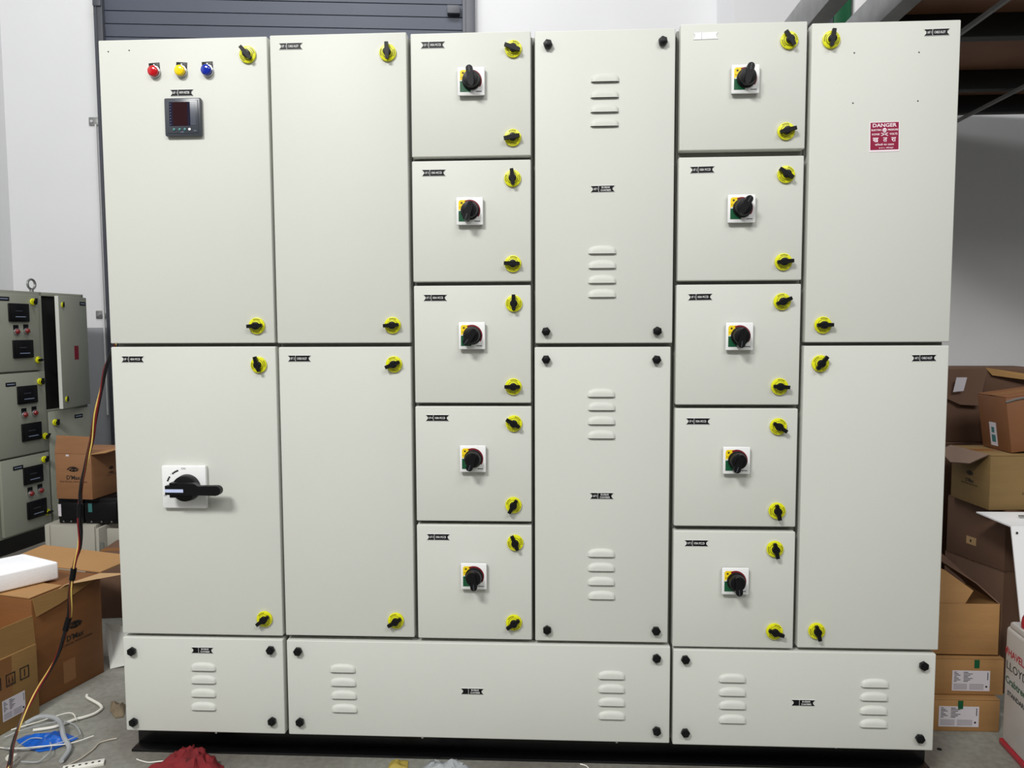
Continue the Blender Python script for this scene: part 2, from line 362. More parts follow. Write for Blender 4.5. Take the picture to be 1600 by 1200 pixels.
for x, z in ((.227, .085), (.778, .090), (1.283, .084), (1.837, .083)):
    obj('base_bolt', MB().cyl((0, 0, 0), .0022, -.012, CHROME, axis='Z', n=8).cyl((0, 0, -.012), .0035, -.004, CHROME, axis='Z', n=6), board, (x-BX, .03-BY, .088))
DO = {}
for k, (x0, x1, zt, zb) in D.items():
    cov = k in ('13', '41', '42', '02', '03')
    m = MB(); m.box((0, 0, 0), (x1-x0, TD, zt-zb), PAINT, bev=.0028, seg=3)
    m.box((.012, TD-.0005, .012), (x1-x0-.012, TD+.0015, zt-zb-.012), BLACK)      # rubber gasket
    DO[k] = obj('cover_panel' if cov else 'door', m, board, (x0-BX, -BY, zb))
def near(x, z):
    for k, (x0, x1, zt, zb) in D.items():
        if x0 <= x <= x1 and zb <= z <= zt: return k
    raise ValueError((x, z))
CX, CZ = 1.1172, 1.1371
def cor(x, z, h): s = 1-h/1.8917; return CX+(x-CX)*s, CZ+(z-CZ)*s
def on_door(name, me, x, z, h=0, ang=0, label=None, y=0):
    x, z = cor(x, z, h); k = near(x, z); x0, x1, zt, zb = D[k]
    o = obj(name, me, DO[k], (x-x0, y, z-zb), (0, -rad(ang), 0), label); return o
def on_board(name, me, x, z, h=0, ang=0, label=None, parent=None, y=0):
    x, z = cor(x, z, h); return obj(name, me, board, (x-BX, y-BY, z), (0, -rad(ang), 0), label)
locks = [(.373, 1.81, 130), (.377, 1.148, 184), (.379, 1.05, 106), (.376, .394, 216), (.719, 1.807, 92), (.721, 1.148, 184), (.723, 1.051, 202), (.718, .395, 211),
         (1.024, 1.809, 160), (1.022, 1.600, 190), (1.021, 1.503, 95), (1.021, 1.297, 178), (1.023, 1.2, 91), (1.021, .995, 180), (1.022, .903, 150), (1.020, .697, 240), (1.024, .601, 112), (1.020, .395, 216),
         (1.676, 1.814, 122), (1.673, 1.604, 14), (1.675, 1.503, 146), (1.673, 1.296, 5), (1.672, 1.201, 22), (1.67, .995, 356), (1.669, .897, 326), (1.67, .688, 282), (1.667, .592, 282), (1.67, .383, 340),
         (1.773, 1.813, 82), (1.77, 1.144, 1), (1.766, 1.051, 52), (1.773, .386, 284)]
for x, z, a in locks: on_door('door_lock', LOCK, x, z, .008, a)
sw = [(.922, 1.734, 97), (.916, 1.425, 250), (.919, 1.121, 232), (.919, .814, 250), (.919, .514, 275), (1.575, 1.726, 78), (1.571, 1.423, 60), (1.571, 1.117, 262), (1.569, .813, 252), (1.571, .51, 276)]
for x, z, a in sw:
    p = on_board('rotary_switch', PLATE, x, z+.001, .014)
    obj('knob', KNOB, p, (.001, -.014, 0), (0, -rad(a), 0))
for x, z in [(1.107, 1.819), (1.381, 1.82), (1.102, 1.131), (1.374, 1.131), (1.102, 1.062), (1.373, 1.061), (1.104, .376), (1.378, .378), (.018, .3), (.388, .31), (.015, .108), (.387, .119), (.46, .308), (1.38, .307), (.461, .119), (1.382, .117), (1.452, .305), (2.037, .3), (1.454, .114), (2.034, .113)]:
    on_door('hex_knob', HEX, x, z, .014, random.uniform(0, 60))
for x, z in [(1.244, 1.737), (1.243, 1.7), (1.243, 1.666), (1.243, 1.633), (1.239, 1.33), (1.239, 1.295), (1.239, 1.259), (1.239, 1.225), (1.238, .981), (1.239, .948), (1.239, .913), (1.239, .878), (1.24, .58), (1.24, .544), (1.24, .508), (1.241, .472), (.211, .267), (.21, .233), (.209, .197), (.208, .161), (.578, .27), (.579, .234), (.58, .2), (.581, .164), (1.267, .266), (1.267, .231), (1.268, .196), (1.268, .161), (1.568, .264), (1.569, .229), (1.57, .195), (1.57, .158), (1.918, .258), (1.917, .224), (1.917, .189), (1.918, .155)]:
    on_door('louvre', LOUV, x, z-.0105, .004)
BB = ('BUSBAR', 'CHAMBER')
nps = [(.207, 1.721, 'I/F 1', 'MFM METER'), (.056, 1.065, 'I/F 1', '400A MCCB'), (.482, 1.826, 'I/F 1', 'CABLE ALLEY'), (.485, 1.066, 'I/F 2', 'CABLE ALLEY'),
       (.83, 1.821, '1/F 1', '100A MCCB'), (.829, 1.518, '1/F 2', '100A MCCB'), (.829, 1.215, '1/F 3', '100A MCCB'), (.831, .917, '1/F 4', '100A MCCB'), (.83, .615, '1/F 5', '100A MCCB'),
       (1.48, 1.827, None, None), (1.476, 1.516, '1/F 2', '100A MCCB'), (1.475, 1.213, '1/F 3', '100A MCCB'), (1.474, .91, '1/F 4', '100A MCCB'), (1.474, .606, '1/F 5', '100A MCCB'),
       (2.012, 1.823, 'A/F 1', 'CABLE ALLEY'), (2.008, 1.064, 'A/F 2', 'CABLE ALLEY'), (1.239, 1.474, 'A/F 1', BB), (1.24, .723, 'A/F 2', BB), (.211, .31, None, BB), (.913, .215, None, BB), (1.743, .203, None, BB)]
for x, z, a, b in nps:
    film = a is None and b is None  # the plate whose glare is painted white
    on_door('nameplate', nameplate(a, b, film), x, z, .001, .8 if x > 1.0 and z > 1 else 0, 'nameplate with glare painted white' if film else None)
for x, z in [(1.825, 1.78), (1.973, 1.778), (1.825, 1.665), (1.974, 1.667), (.025, 1.823), (.078, 1.825)]:
    on_door('screw_hole', MB().cyl((0, 0, 0), .0017, -.0004, DARK, n=10), x, z)
# meter
mt = MB(); mt.box((-.046, -.012, -.046), (.046, 0, .046), BEZEL, bev=.004)
mt.box((-.040, -.0135, -.040), (.040, -.010, .040), BEZEL, bev=.0015)
METER = on_board('power_meter', mt, .2065, 1.663, .012, label='square dark grey digital power meter')
s = MB(); s.box((-.032, -.0141, -.022), (-.023, -.0134, .035), SCRE); s.box((-.023, -.0142, -.022), (.014, -.0134, .035), SCREEN); s.box((.014, -.0141, -.022), (.020, -.0134, .035), SCRE)
for i in range(13):
    for j in range(4): s.box((.0215+j*.0032, -.0140, .033-i*.0043), (.0231+j*.0032, -.0134, .0342-i*.0043), LGREY)
for i in range(8): s.box((-.030, -.0143, .030-i*.007), (-.028, -.014, .0312-i*.007), LGREY)
obj('meter_screen', s, METER)
for i, x in enumerate((-.021, -.007, .006, .018)):
    obj('meter_button', MB().cyl((0, 0, 0), .0032, -.0022, WHITE if i == 3 else TEAL, n=12, bev=.0004), METER, (x, -.0132, -.031))
obj('meter_print', MB().text('MFM', (-.001, 0, 0), .0028, LGREY).text('Wh', (.031, 0, .003), .003, LGREY).text('MULTI', (-.012, 0, .077), .0022, LGREY), METER, (0, -.0136, -.0372))
# indicator lamps
for x, z, lm, nm in ((.136, 1.7755, LR, 'red'), (.2035, 1.7755, LY, 'yellow'), (.270, 1.7755, LB, 'blue')):
    m = MB(); m.cyl((0, 0, -.001), .0148, -.006, CHROME, n=28, bev=.001); m.box((-.0135, -.0015, -.004), (.0135, 0, .0215), BLACK, bev=.0006); m.cyl((0, -.0016, .0165), .0018, -.0004, WHITE, n=10)
    L = on_board('indicator_lamp', m, x, z, .010, random.uniform(-4, 4))
    obj('lens', MB().cyl((0, 0, 0), .0128, -.007, lm, n=28, bev=.0005).dome((0, -.007, 0), .0125, .004, lm, n=28), L, (0, -.006, -.001), label=nm+' lens')
# main switch
m = MB(); m.box((-.0575, -.013, -.0545), (.0575, 0, .0545), WHITE, bev=.0035)
for k in range(9):
    a = rad(158-k*6.0)
    if k in (3, 4): continue
    m.box((cos(a)*.0445-.0022, -.0134, sin(a)*.0445-.0022), (cos(a)*.0445+.0022, -.013, sin(a)*.0445+.0022), INK)
m.text('ON', (.0, -.0131, .0475), .005, INK); m.text('I', (-.033, -.0131, .033), .004, INK)
m.text('OFF', (-.049, -.0131, -.022), .0035, INK)
MS = on_board('main_switch', m, .1775, .738, .013, label='white square main switch plate with long black lever')
h = MB(); h.cyl((-.0165, 0, 0), .0345, -.020, BLACK, n=48, r2=.0325, bev=.002)
P = [(-.0545, -.0105), (-.030, -.0115), (.020, -.0125), (.030, -.0115), (.074, -.0125)]
for k in range(9): t = -pi/2+pi*k/8; P.append((.0745+cos(t)*.0120, sin(t)*.0120))
P += [(.030, .0112), (.020, .0175), (-.020, .0175), (-.030, .0125), (-.0545, .0118)]
h.prism(P, -.042, -.026, BLACK); h.prism([(-.046, -.019), (.012, -.019), (.014, .018), (-.046, .018)], -.036, -.016, BLACK)
h.box((-.0545, -.0424, -.0045), (-.008, -.0418, .0035), STRIPE)
obj('lever', h, MS, (.0265, -.013, -.0005))
# danger sign
m = MB(); m.box((-.0345, -.0008, -.0345), (.0345, 0, .0345), SIGNW); m.box((-.0325, -.0011, -.0300), (.0325, -.0005, .0333), SIGN)
y = -.0011
m.text('DANGER', (0, y, .0268), .0085, SIGNW, width=.055, bold=.02)
m.text('ELECTRIC', (-.0185, y, .0160), .0042, SIGNW, width=.0235, bold=.02); m.text('PRESSURE', (.0195, y, .0160), .0042, SIGNW, width=.0235, bold=.02)
m.text('415/440', (-.0205, y, .0062), .0046, SIGNW, width=.018, bold=.02); m.text('VOLTS', (.0205, y, .0062), .0046, SIGNW, width=.018, bold=.02)
m.cyl((0, y, .0155), .0048, -.0002, SIGNW, n=16); m.box((-.0026, y-.0002, .0095), (.0026, y+.0002, .0125), SIGNW)
m.cyl((-.0018, y-.0002, .0155), .0011, -.0002, SIGN, n=8); m.cyl((.0018, y-.0002, .0155), .0011, -.0002, SIGN, n=8)
for sgn in (1, -1):
    m.box((-.0085, -.0002, -.0008), (.0085, .0002, .0008), SIGNW, M=Matrix.Translation((0, y, .0058)) @ Matrix.Rotation(sgn*rad(22), 4, 'Y'))
for tx, xx in (('ख', -.0205), ('त', .0015), ('रा', .021)): m.text(tx, (xx, y, -.0068), .0100, SIGNW, bold=.02)
m.text('बिजली का दबाव', (0, y, -.0178), .0048, SIGNW, width=.044, bold=.02); m.text('४१५ वोल्ट', (.004, y, -.0258), .0042, SIGNW, width=.034, bold=.02)
on_board('danger_sign', m, 1.9, 1.586, .001, 1, 'small square maroon danger sticker')

# ------------------------------------------------------------ small parts for cartons
def carton(name, loc, rz, w, d, h, m, label, rx=0, group='cartons stored around the switchboard', flaps=True, ry=0, gap=.006):
    """closed carton: x 0..w to the right, y 0..d backwards, base at z=0"""
    root = thing(name, loc, label, 'box', rot=(rx, ry, rz), group=group)
    b = MB(); b.box((0, 0, 0), (w, d, h-.003), m, bev=.0025)
    obj('box_body', b, root)
    if flaps:
        obj('top_flap', MB().box((.001, 0, h-.003), (w-.001, d/2-gap/2, h+.0005), m, bev=.001), root)
        obj('top_flap', MB().box((.001, d/2+gap/2, h-.003), (w-.001, d, h+.0005), m, bev=.001), root)
        obj('tape', MB().box((.0, d/2-.022, h+.0005), (w, d/2+.022, h+.0010), TAPE), root)
    return root
def logo(mb, c, s, m, M=None):
    """swoosh-and-eye mark above the lettering D'Max"""
    for r, a0, a1, dx, dz, sc in ((.9, 20, 170, 0, .25, .5), (.55, -10, 190, .1, .22, .55), (.8, 200, 330, .05, .55, .5)):
        for k in range(14):
            a = rad(a0+(a1-a0)*k/13); x = c[0]+s*(dx+cos(a)*r); z = c[2]+s*(dz+.2+sin(a)*r*sc)
            q = s*.09*(1-.5*abs(k-6.5)/6.5)
            mb.box((x-q*1.4, c[1]-.0003, z-q), (x+q*1.4, c[1], z+q), m, M=M)
    mb.cyl((c[0]+s*.1, c[1], c[2]+s*.45), s*.2, -.0003, m, n=12, M=M)
    mb.text("D'Max", (c[0], c[1], c[2]-s*.55), s*.62, m, width=s*2.1, M=M, bold=.02)
    mb.text("ELECTRICAL SWITCHGEAR", (c[0], c[1], c[2]-s*1.15), s*.2, m, width=s*4.2, M=M)
RIGHTF = lambda w: Matrix.Translation((w, 0, 0)) @ Matrix.Rotation(pi/2, 4, 'Z')      # maps a -Y facing drawing onto the +X face
LEFTF = lambda d: Matrix.Translation((0, d, 0)) @ Matrix.Rotation(-pi/2, 4, 'Z')       # onto the -X face
def ship_label(w, h, M=None, green=False):
    m = MB(); m.box((0, -.0006, 0), (w, 0, h), PAPER, M=M); yy = -.0008
    for i in range(7):
        z = h*.92-i*h*.075
        m.box((w*.05, yy, z-h*.018), (w*(.12+.05*((i*7) % 3)), -.0005, z+h*.012), INK, M=M); m.box((w*.30, yy, z-h*.018), (w*(.42+.06*((i*5) % 3)), -.0005, z+h*.012), INK, M=M)
    for i in range(5):
        z = h*.33-i*h*.06; m.box((w*.04, yy, z-h*.014), (w*.40, -.0005, z+h*.012), PGREY, M=M); m.box((w*.46, yy, z-h*.014), (w*.84, -.0005, z+h*.012), PGREY, M=M)
    m.box((w*.93, yy, h*.55), (w*.95, -.0005, h*.92), INK, M=M); m.cyl((w*.91, -.0006, h*.22), h*.05, -.0003, INK, n=10, M=M)
    return m

# ------------------------------------------------------------ right side: flat boxes, carton pile, cover, container
for i, (x0, x1, y0, z0, z1, lx, lb) in enumerate(((2.095, 2.372, .262, 0, .094, 2.205, 'flat brown labelled box with green tape standing directly on the floor at right'),
                                               (2.095, 2.392, .285, .096, .203, 2.250, 'flat brown labelled box with green tape stacked on the one on the floor'))):
    c = carton('cardboard_box', (x0, y0, z0), 0, x1-x0, .19, z1-z0, KRAFT, lb, gap=.003)
    w_ = .104 if i else .110
    obj('shipping_label', ship_label(w_, .059), c, (lx-x0, -.0001, .012 if i else .014))
    obj('green_tape', MB().box((0, -.0008, 0), (.014, 0, .024), GREEN), c, (lx-x0+(.060 if i else .052), -.0001, (z1-z0)-.0285))
# kraft carton with open flaps, standing on the flat boxes
c = thing('open_carton', (2.095, .30, .2045), 'light brown carton with ragged open flaps above the two flat labelled boxes', 'box')
m = MB()
for a, b in (((0, 0, 0), (.290, .004, .150)), ((0, .18, 0), (.290, .184, .150)), ((0, 0, 0), (.004, .184, .150)), ((.286, 0, 0), (.290, .184, .150)), ((0, 0, 0), (.29, .184, .004))): m.box(a, b, KRAFT, bev=.001)
obj('box_body', m, c)
obj('top_flap', MB().slab([(.0, .184, .140), (.286, .184, .140), (.19, .20, .205), (.155, .21, .235), (0, .22, .262)], .003, KRAFTD), c)
obj('top_flap', MB().slab([(0, .010, .148), (.195, .010, .148), (.222, .020, .182), (.15, .035, .235), (0, .055, .31)], .003, KRAFT), c)
obj('top_flap', MB().slab([(.286, .004, .150), (.286, .180, .150), (.19, .176, .262), (.12, .070, .275), (.235, .030, .200)], .003, KRAFTD), c)
# dark pile behind
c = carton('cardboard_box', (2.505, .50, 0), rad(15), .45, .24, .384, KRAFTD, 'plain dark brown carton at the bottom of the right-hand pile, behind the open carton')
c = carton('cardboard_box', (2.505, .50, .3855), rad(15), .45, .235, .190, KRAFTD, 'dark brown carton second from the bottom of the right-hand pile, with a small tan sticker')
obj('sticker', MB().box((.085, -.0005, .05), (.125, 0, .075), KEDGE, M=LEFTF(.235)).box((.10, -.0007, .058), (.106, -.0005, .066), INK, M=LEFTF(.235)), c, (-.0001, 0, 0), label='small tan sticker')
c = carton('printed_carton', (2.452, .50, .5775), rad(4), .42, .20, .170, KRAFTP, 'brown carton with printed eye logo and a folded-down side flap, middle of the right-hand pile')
m = MB(); logo(m, (.10, -.0003, .085), .020, KPRINT, M=LEFTF(.20)); obj('printed_mark', m, c); m = MB(); logo(m, (.165, -.0003, .085), .030, KPRINT); obj('printed_mark', m, c)
obj('side_flap', MB().slab([(-.002, .005, .170), (-.004, .20, .170), (-.030, .215, .150), (-.045, .13, .125), (-.032, .05, .135)], .003, KFLAP), c)
c = carton('wrapped_carton', (2.530, .53, .7495), rad(2), .34, .15, .175, KRAFTW, 'reddish brown carton in clear film, tilted on top of the right-hand pile', ry=rad(-8))
obj('shipping_label', MB().box((0, -.0006, 0), (.035, 0, .075), PAPER, M=LEFTF(.15)).box((.008, -.0008, .012), (.028, -.0006, .035), TEAL, M=LEFTF(.15)).box((.010, -.0008, .042), (.024, -.0006, .060), TEAL, M=LEFTF(.15)), c, (-.0001, -.05, .012))
obj('film_fold', MB().tube([(-.002, -.001, .160), (.05, -.003, .166), (.16, -.002, .163), (.33, -.003, .166)], .003, CHROME, n=6), c)
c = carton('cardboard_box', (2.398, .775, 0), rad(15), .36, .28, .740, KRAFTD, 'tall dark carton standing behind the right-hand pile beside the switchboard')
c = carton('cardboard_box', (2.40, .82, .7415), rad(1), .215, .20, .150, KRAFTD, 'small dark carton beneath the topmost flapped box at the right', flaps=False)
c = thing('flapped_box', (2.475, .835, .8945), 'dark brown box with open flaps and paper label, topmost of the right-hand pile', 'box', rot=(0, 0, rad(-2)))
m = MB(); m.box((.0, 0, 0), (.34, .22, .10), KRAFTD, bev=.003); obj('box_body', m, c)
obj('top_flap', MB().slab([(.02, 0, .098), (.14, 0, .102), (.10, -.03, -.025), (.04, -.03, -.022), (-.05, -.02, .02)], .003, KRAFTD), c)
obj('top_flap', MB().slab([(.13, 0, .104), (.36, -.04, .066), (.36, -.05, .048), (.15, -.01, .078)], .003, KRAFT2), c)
obj('paper_label', MB().slab([(.022, -.034, .072), (.056, -.034, .072), (.044, -.0385, .026), (.010, -.0385, .022)], .001, PAPER), c)
# white sheet metal cover
c = thing('metal_cover', (2.41, .30, .24), 'white folded sheet metal cover leaning at the right edge in front of the cartons', 'cover')
obj('top_flange', MB().slab([(0, .012, .337), (.55, .012, .337), (.55, .183, .337), (-.004, .183, .337)], -.004, WHITE), c)
obj('front_panel', MB().slab([(0, .012, .337), (.55, .012, .337), (.55, -.072, 0), (0, -.072, 0)], .004, WHITE).cyl((.012, .004, .32), .003, -.002, DARK, n=8), c)
obj('latch_clip', MB().box((.075, .10, .341), (.10, .108, .346), STEEL, bev=.001).box((.095, .096, .341), (.103, .112, .344), STEEL), c)
# support under the cover so that it stands on the floor
obj('side_leg', MB().box((.10, -.060, -.24), (.13, -.030, 0), WHITE).box((.45, -.060, -.24), (.48, -.030, 0), WHITE), c)

bag = thing('printed_container', (2.358, .05, 0), 'white printed plastic container with red cap and red base rim, lower right', 'container', rot=(0, 0, rad(-5.5)))
WPL = mat('dirty_white_plastic', (214, 210, 205), .4, var=.06, vscale=14)
REDP = mat('red_plastic', (188, 40, 58), .3)
m = MB(); m.box((-.03, -.26, .012), (.03, .150, .335), WPL, bev=.012, seg=3); obj('container_body', m, bag)
m = MB(); m.box((-.034, -.264, 0), (.034, .154, .016), REDP, bev=.004); obj('base_rim', m, bag)
obj('shoulder', MB().box((-.027, -.25, .325), (.027, .140, .350), WPL, bev=.01), bag)
obj('cap', MB().dome((0, 0, 0), .030, .035, REDP, M=Matrix.Rotation(-pi/2, 4, 'X')).cyl((0, 0, -.012), .030, .012, REDP, axis='Z', n=24), bag, (.01, .085, .362))
ML = Matrix.Translation((-.0302, .150, 0)) @ Matrix.Rotation(-pi/2, 4, 'Z')
m = MB()
m.text('HAVELLS', (.075, 0, .268), .020, REDP, width=.105, M=ML, bold=.02); m.prism([(.006, .258), (.010, .258), (.012, .268), (.016, .258), (.020, .280), (.015, .280), (.012, .270), (.008, .280)], -.0003, 0, REDP, M=ML)
m.text('LLOYD', (.068, 0, .232), .022, INK, width=.105, M=ML)
m.text('Crabtree', (.065, 0, .192), .020, GREEN, width=.105, M=ML, bold=.02); m.text('STANDARD', (.075, 0, .158), .013, INK, width=.100, M=ML, bold=.02)
obj('printed_brands', m, bag)

# ------------------------------------------------------------ left side: grey-green distribution cabinet along the left wall
DA = math.atan2(.9936, .113)
dc = thing('distribution_cabinet', (-1.649, 1.80, 0), 'grey-green distribution cabinet with meters and a tall door ajar, by the left wall', 'electrical cabinet', rot=(0, 0, DA))
m = MB(); m.box((-.45, .0, .085), (.292, .30, 1.345), GGREEN, bev=.003)
for a, b in (((.292, .0, 1.325), (.62, .30, 1.345)), ((.292, .0, .70), (.62, .30, .712)), ((.292, .0, .085), (.62, .30, .10)), ((.292, .285, .085), (.62, .30, 1.345)), ((.605, .0, .085), (.62, .30, 1.345)), ((.292, 0, .085), (.306, .30, 1.345))): m.box(a, b, GGREEN, bev=.001)
m.box((.307, .01, .713), (.604, .28, 1.324), DARK)  # dark block put in for the shade inside the column
obj('carcass', m, dc)
obj('plinth', MB().box((-.45, .01, 0), (.62, .30, .085), BLACKP), dc)
def sm_meter():
    m = MB(); m.box((-.060, -.010, -.043), (.060, 0, .043), BLACK, bev=.003); m.box((-.052, -.0145, -.036), (.052, -.009, .036), BLACK, bev=.002)
    m.box((-.030, -.0155, -.022), (.030, -.0145, -.018), LGREY); m.box((-.03, -.0155, .006), (.012, -.0145, .009), SHUTD); return m.mesh('meter')
SMM = sm_meter()
def sm_lamp():
    m = MB(); m.box((-.016, -.002, .002), (.016, 0, .034), BLACK); m.cyl((0, 0, 0), .0175, -.010, CHROME, n=20, bev=.002); m.dome((0, -.010, 0), .014, .012, LDR); return m.mesh('indicator_lamp')
SML = sm_lamp()
NPB = MB().box((-.032, -.0015, -.010), (.032, 0, .010), BLACK, bev=.0005).box((-.024, -.0018, -.003), (.024, -.0014, .003), LGREY).mesh('nameplate')
def cdoor(x0, x1, z0, z1, meters, lamps, lk, npx):
    d = obj('door', MB().box((0, -.018, 0), (x1-x0, 0, z1-z0), GGREEN, bev=.0025), dc, (x0, -.001, z0))
    for x, z in meters: obj('meter', SMM, d, (x-x0, -.018, z-z0)).scale = (1.08, 1, 1.08)
    for x, z in lamps: obj('indicator_lamp', SML, d, (x-x0, -.018, z-z0))
    for x, z, a in lk: obj('door_lock', LOCK, d, (x-x0, -.018, z-z0), (0, -rad(a), 0)).scale = (.85, 1.6, .85)
    for x, z in npx: obj('nameplate', NPB, d, (x-x0, -.018, z-z0))
cdoor(-.06, .262, .932, 1.325, [(.125, 1.232), (.142, 1.045)], [(.105, 1.135), (.170, 1.138)], [(.222, 1.290, 80), (.238, .985, 0)], [(.040, 1.300)])
cdoor(-.06, .285, .497, .922, [(.155, .808), (.172, .612)], [(.130, .705), (.198, .708)], [(.245, .870, 90), (.262, .575, 45)], [(.055, .868)])
cdoor(-.03, .285, .098, .487, [(.168, .385), (.182, .200)], [(.145, .288), (.212, .291)], [(.248, .452, 70), (.250, .165, 10)], [(.075, .438)])
cdoor(-.42, -.07, .497, 1.325, [], [], [(-.10, 1.25, 0)], [])
cdoor(.300, .612, .098, .700, [], [], [(.338, .640, 80)], [(.52, .655)])
# tall door ajar, hinged at the far side
hd = obj('tall_door', MB().box((-.300, -.020, 0), (0, 0, .610), GGREEN, bev=.0025).box((-.3006, -.0195, .001), (-.2985, -.0005, .609), PAINT), dc, (.612, -.004, .716), (0, 0, rad(12.5)))
for x, z in ((-.262, .562), (-.262, .050)): obj('door_lock', LOCK, hd, (x, -.020, z), (0, -pi/2, 0)).scale = (.72, .6, .72)
obj('nameplate', NPB, hd, (-.045, -.020, .575))
obj('warning_sticker', MB().box((-.022, -.001, -.038), (.022, 0, .038), RED).box((-.018, -.0014, -.004), (.018, -.001, .004), SIGN), hd, (-.135, -.020, .300))
bm = bmesh.new(); R_, r2 = .026, .006; V = []
for i in range(24):
    for j in range(8):
        a = 2*pi*i/24; b_ = 2*pi*j/8; V.append(bm.verts.new(((R_+r2*cos(b_))*cos(a), r2*sin(b_), (R_+r2*cos(b_))*sin(a))))
for i in range(24):
    for j in range(8): bm.faces.new((V[i*8+j], V[i*8+(j+1) % 8], V[((i+1) % 24)*8+(j+1) % 8], V[((i+1) % 24)*8+j]))
obj('lifting_eye', MB().bm(bm, STEEL).cyl((0, 0, -.042), .010, .016, STEEL, axis='Z', n=12), dc, (.300, .05, 1.387))

# beige enclosures, black breakers, carton on top
e = thing('beige_enclosure', (-1.165, 1.40, 0), 'beige sheet steel enclosure standing on the floor under the black breakers', 'enclosure')
obj('enclosure_body', MB().box((0, 0, 0), (.235, .30, .268), BEIGE, bev=.003), e)
obj('cover_plate', MB().box((.030, -.006, .01), (.232, 0, .262), BEIGE, bev=.002), e); obj('seam_strip', MB().box((.0, -.004, .002), (.022, 0, .266), BEIGE, bev=.001), e)
e = thing('beige_enclosure', (-.905, 1.36, 0), 'open beige enclosure with dark slot, next to the switchboard edge behind the large carton', 'enclosure')
m = MB()
for a, b in (((0, 0, 0), (.012, .26, .262)), ((.05, 0, 0), (.32, .004, .17)), ((.05, 0, .175), (.32, .01, .262)), ((0, .255, 0), (.32, .26, .262)), ((.31, 0, 0), (.32, .26, .262)), ((.05, 0, 0), (.32, .26, .01))): m.box(a, b, BEIGE, bev=.001)
obj('enclosure_body', m, e); obj('hanging_strap', MB().box((.018, -.003, .03), (.034, .001, .20), STEEL).box((.038, .0, .05), (.045, .004, .15), STEEL), e)
for nm, x0, x1, lb in (('circuit_breaker', -1.112, -.995, 'black circuit breaker with white side sticker, left of the two under the small carton'), ('circuit_breaker', -.990, -.835, 'wide black circuit breaker with green sticker, right of the two under the small carton')):
    e = thing(nm, (x0, 1.42, .2685), lb, 'circuit breaker'); w_ = x1-x0
    obj('breaker_body', MB().box((0, 0, 0), (w_, .16, .118), BLACK, bev=.004).box((.004, -.008, .02), (w_-.004, 0, .10), BLACK, bev=.003), e)
    if x0 < -1: obj('sticker', MB().box((.004, -.0095, .035), (.018, -.008, .090), PAPER), e); 
    else: obj('sticker', MB().box((.022, -.0095, .055), (.040, -.008, .095), TEAL), e)
    for k in range(3): obj('terminal_screw', MB().cyl((0, 0, 0), .004, -.003, STEEL, n=10), e, (w_*(.2+.3*k), -.0008, .010))
c = thing('logo_carton', (-1.098, 1.39, .3890), 'small tan carton with eye logo and raised lid flap, standing on the black breakers', 'box', rot=(0, 0, rad(-6)))
obj('box_body', MB().box((0, 0, 0), (.178, .26, .205), KRAFTM, bev=.002), c)
obj('front_flap', MB().slab([(.0, .002, .205), (.178, .002, .205), (.176, .012, .280), (.006, .012, .284)], .003, KRAFTM), c)
obj('side_flap', MB().slab([(.178, .0, .204), (.178, .26, .204), (.245, .255, .222), (.245, .01, .212)], .003, KRAFT), c)
m = MB(); logo(m, (.088, -.0004, .115), .032, KPRINT); obj('printed_mark', m, c); m = MB(); logo(m, (.13, -.0004, .11), .018, KPRINT, M=RIGHTF(.178)); obj('printed_mark', m, c); obj('paper_scrap', MB().box((.055, -.0006, .192), (.070, 0, .200), PAPER), c)
# dark boxes glimpsed in the gap
carton('cardboard_box', (-.72, .98, 0), rad(8), .32, .30, .235, KRAFTD, 'dark carton glimpsed in the gap between the large carton and the switchboard')
carton('cardboard_box', (-.40, 1.02, .0), rad(-5), .25, .22, .165, KRAFT2, 'small low carton in shadow behind the switchboard left edge')
tag(obj('loose_sheet', MB().slab([(-.455, .665, .112), (-.30, .62, .110), (-.30, .565, .012), (-.372, .549, .0)], .004, PAINT)), 'flat pale grey sheet lying beside the large carton near the switchboard', 'sheet')

# ------------------------------------------------------------ big carton, foam lid, near carton
bc = thing('large_carton', (-.44, .275, 0), 'large brown carton with printed eye logo, standing left of the switchboard', 'box', rot=(0, 0, rad(-14)))
W_ = .42
m = MB(); m.box((-W_, 0, 0), (0, .258, .335), KRAFTR, bev=.003); obj('box_body', m, bc)
obj('top_flap', MB().slab([(-W_, 0, .337), (-.006, .001, .337), (-.012, .120, .337), (-W_, .125, .337)], .003, KRAFT), bc)
obj('top_flap', MB().slab([(-W_, .258, .338), (0, .258, .338), (.02, .40, .352), (-W_, .42, .352)], .003, KRAFT), bc)
obj('side_flap', MB().slab([(.002, .004, .337), (.002, .256, .337), (.006, .225, .322), (.008, .09, .292), (.007, .01, .280)], .002, KRAFT2), bc)
obj('side_flap', MB().slab([(0, .258, .336), (.0, .10, .336), (.004, .12, .343), (.10, .27, .341)], .002, KEDGE), bc)
m = MB(); logo(m, (.150, -.0006, .185), .031, KPRINT, M=RIGHTF(.0)); obj('printed_mark', m, bc); obj('tape', MB().box((.10, -.0006, .03), (.145, -.0003, .10), TAPE, M=RIGHTF(0)), bc)
fl = thing('foam_lid', (-.466, .447, .3425), 'white expanded foam lid resting on the large carton', 'foam lid', rot=(0, 0, rad(55)))
fl.rotation_euler = (0, 0, 0)
bmx = bmesh.new()
pts = [(0, 0), (-.173, .085), (-.333, -.141), (-.160, -.226)]
A = [bmx.verts.new((x, y_, 0)) for x, y_ in pts]; B = [bmx.verts.new((x, y_, .056)) for x, y_ in pts]
bmx.faces.new(A[::-1]); bmx.faces.new(B)
for i in range(4): bmx.faces.new((A[i], A[(i+1) % 4], B[(i+1) % 4], B[i]))
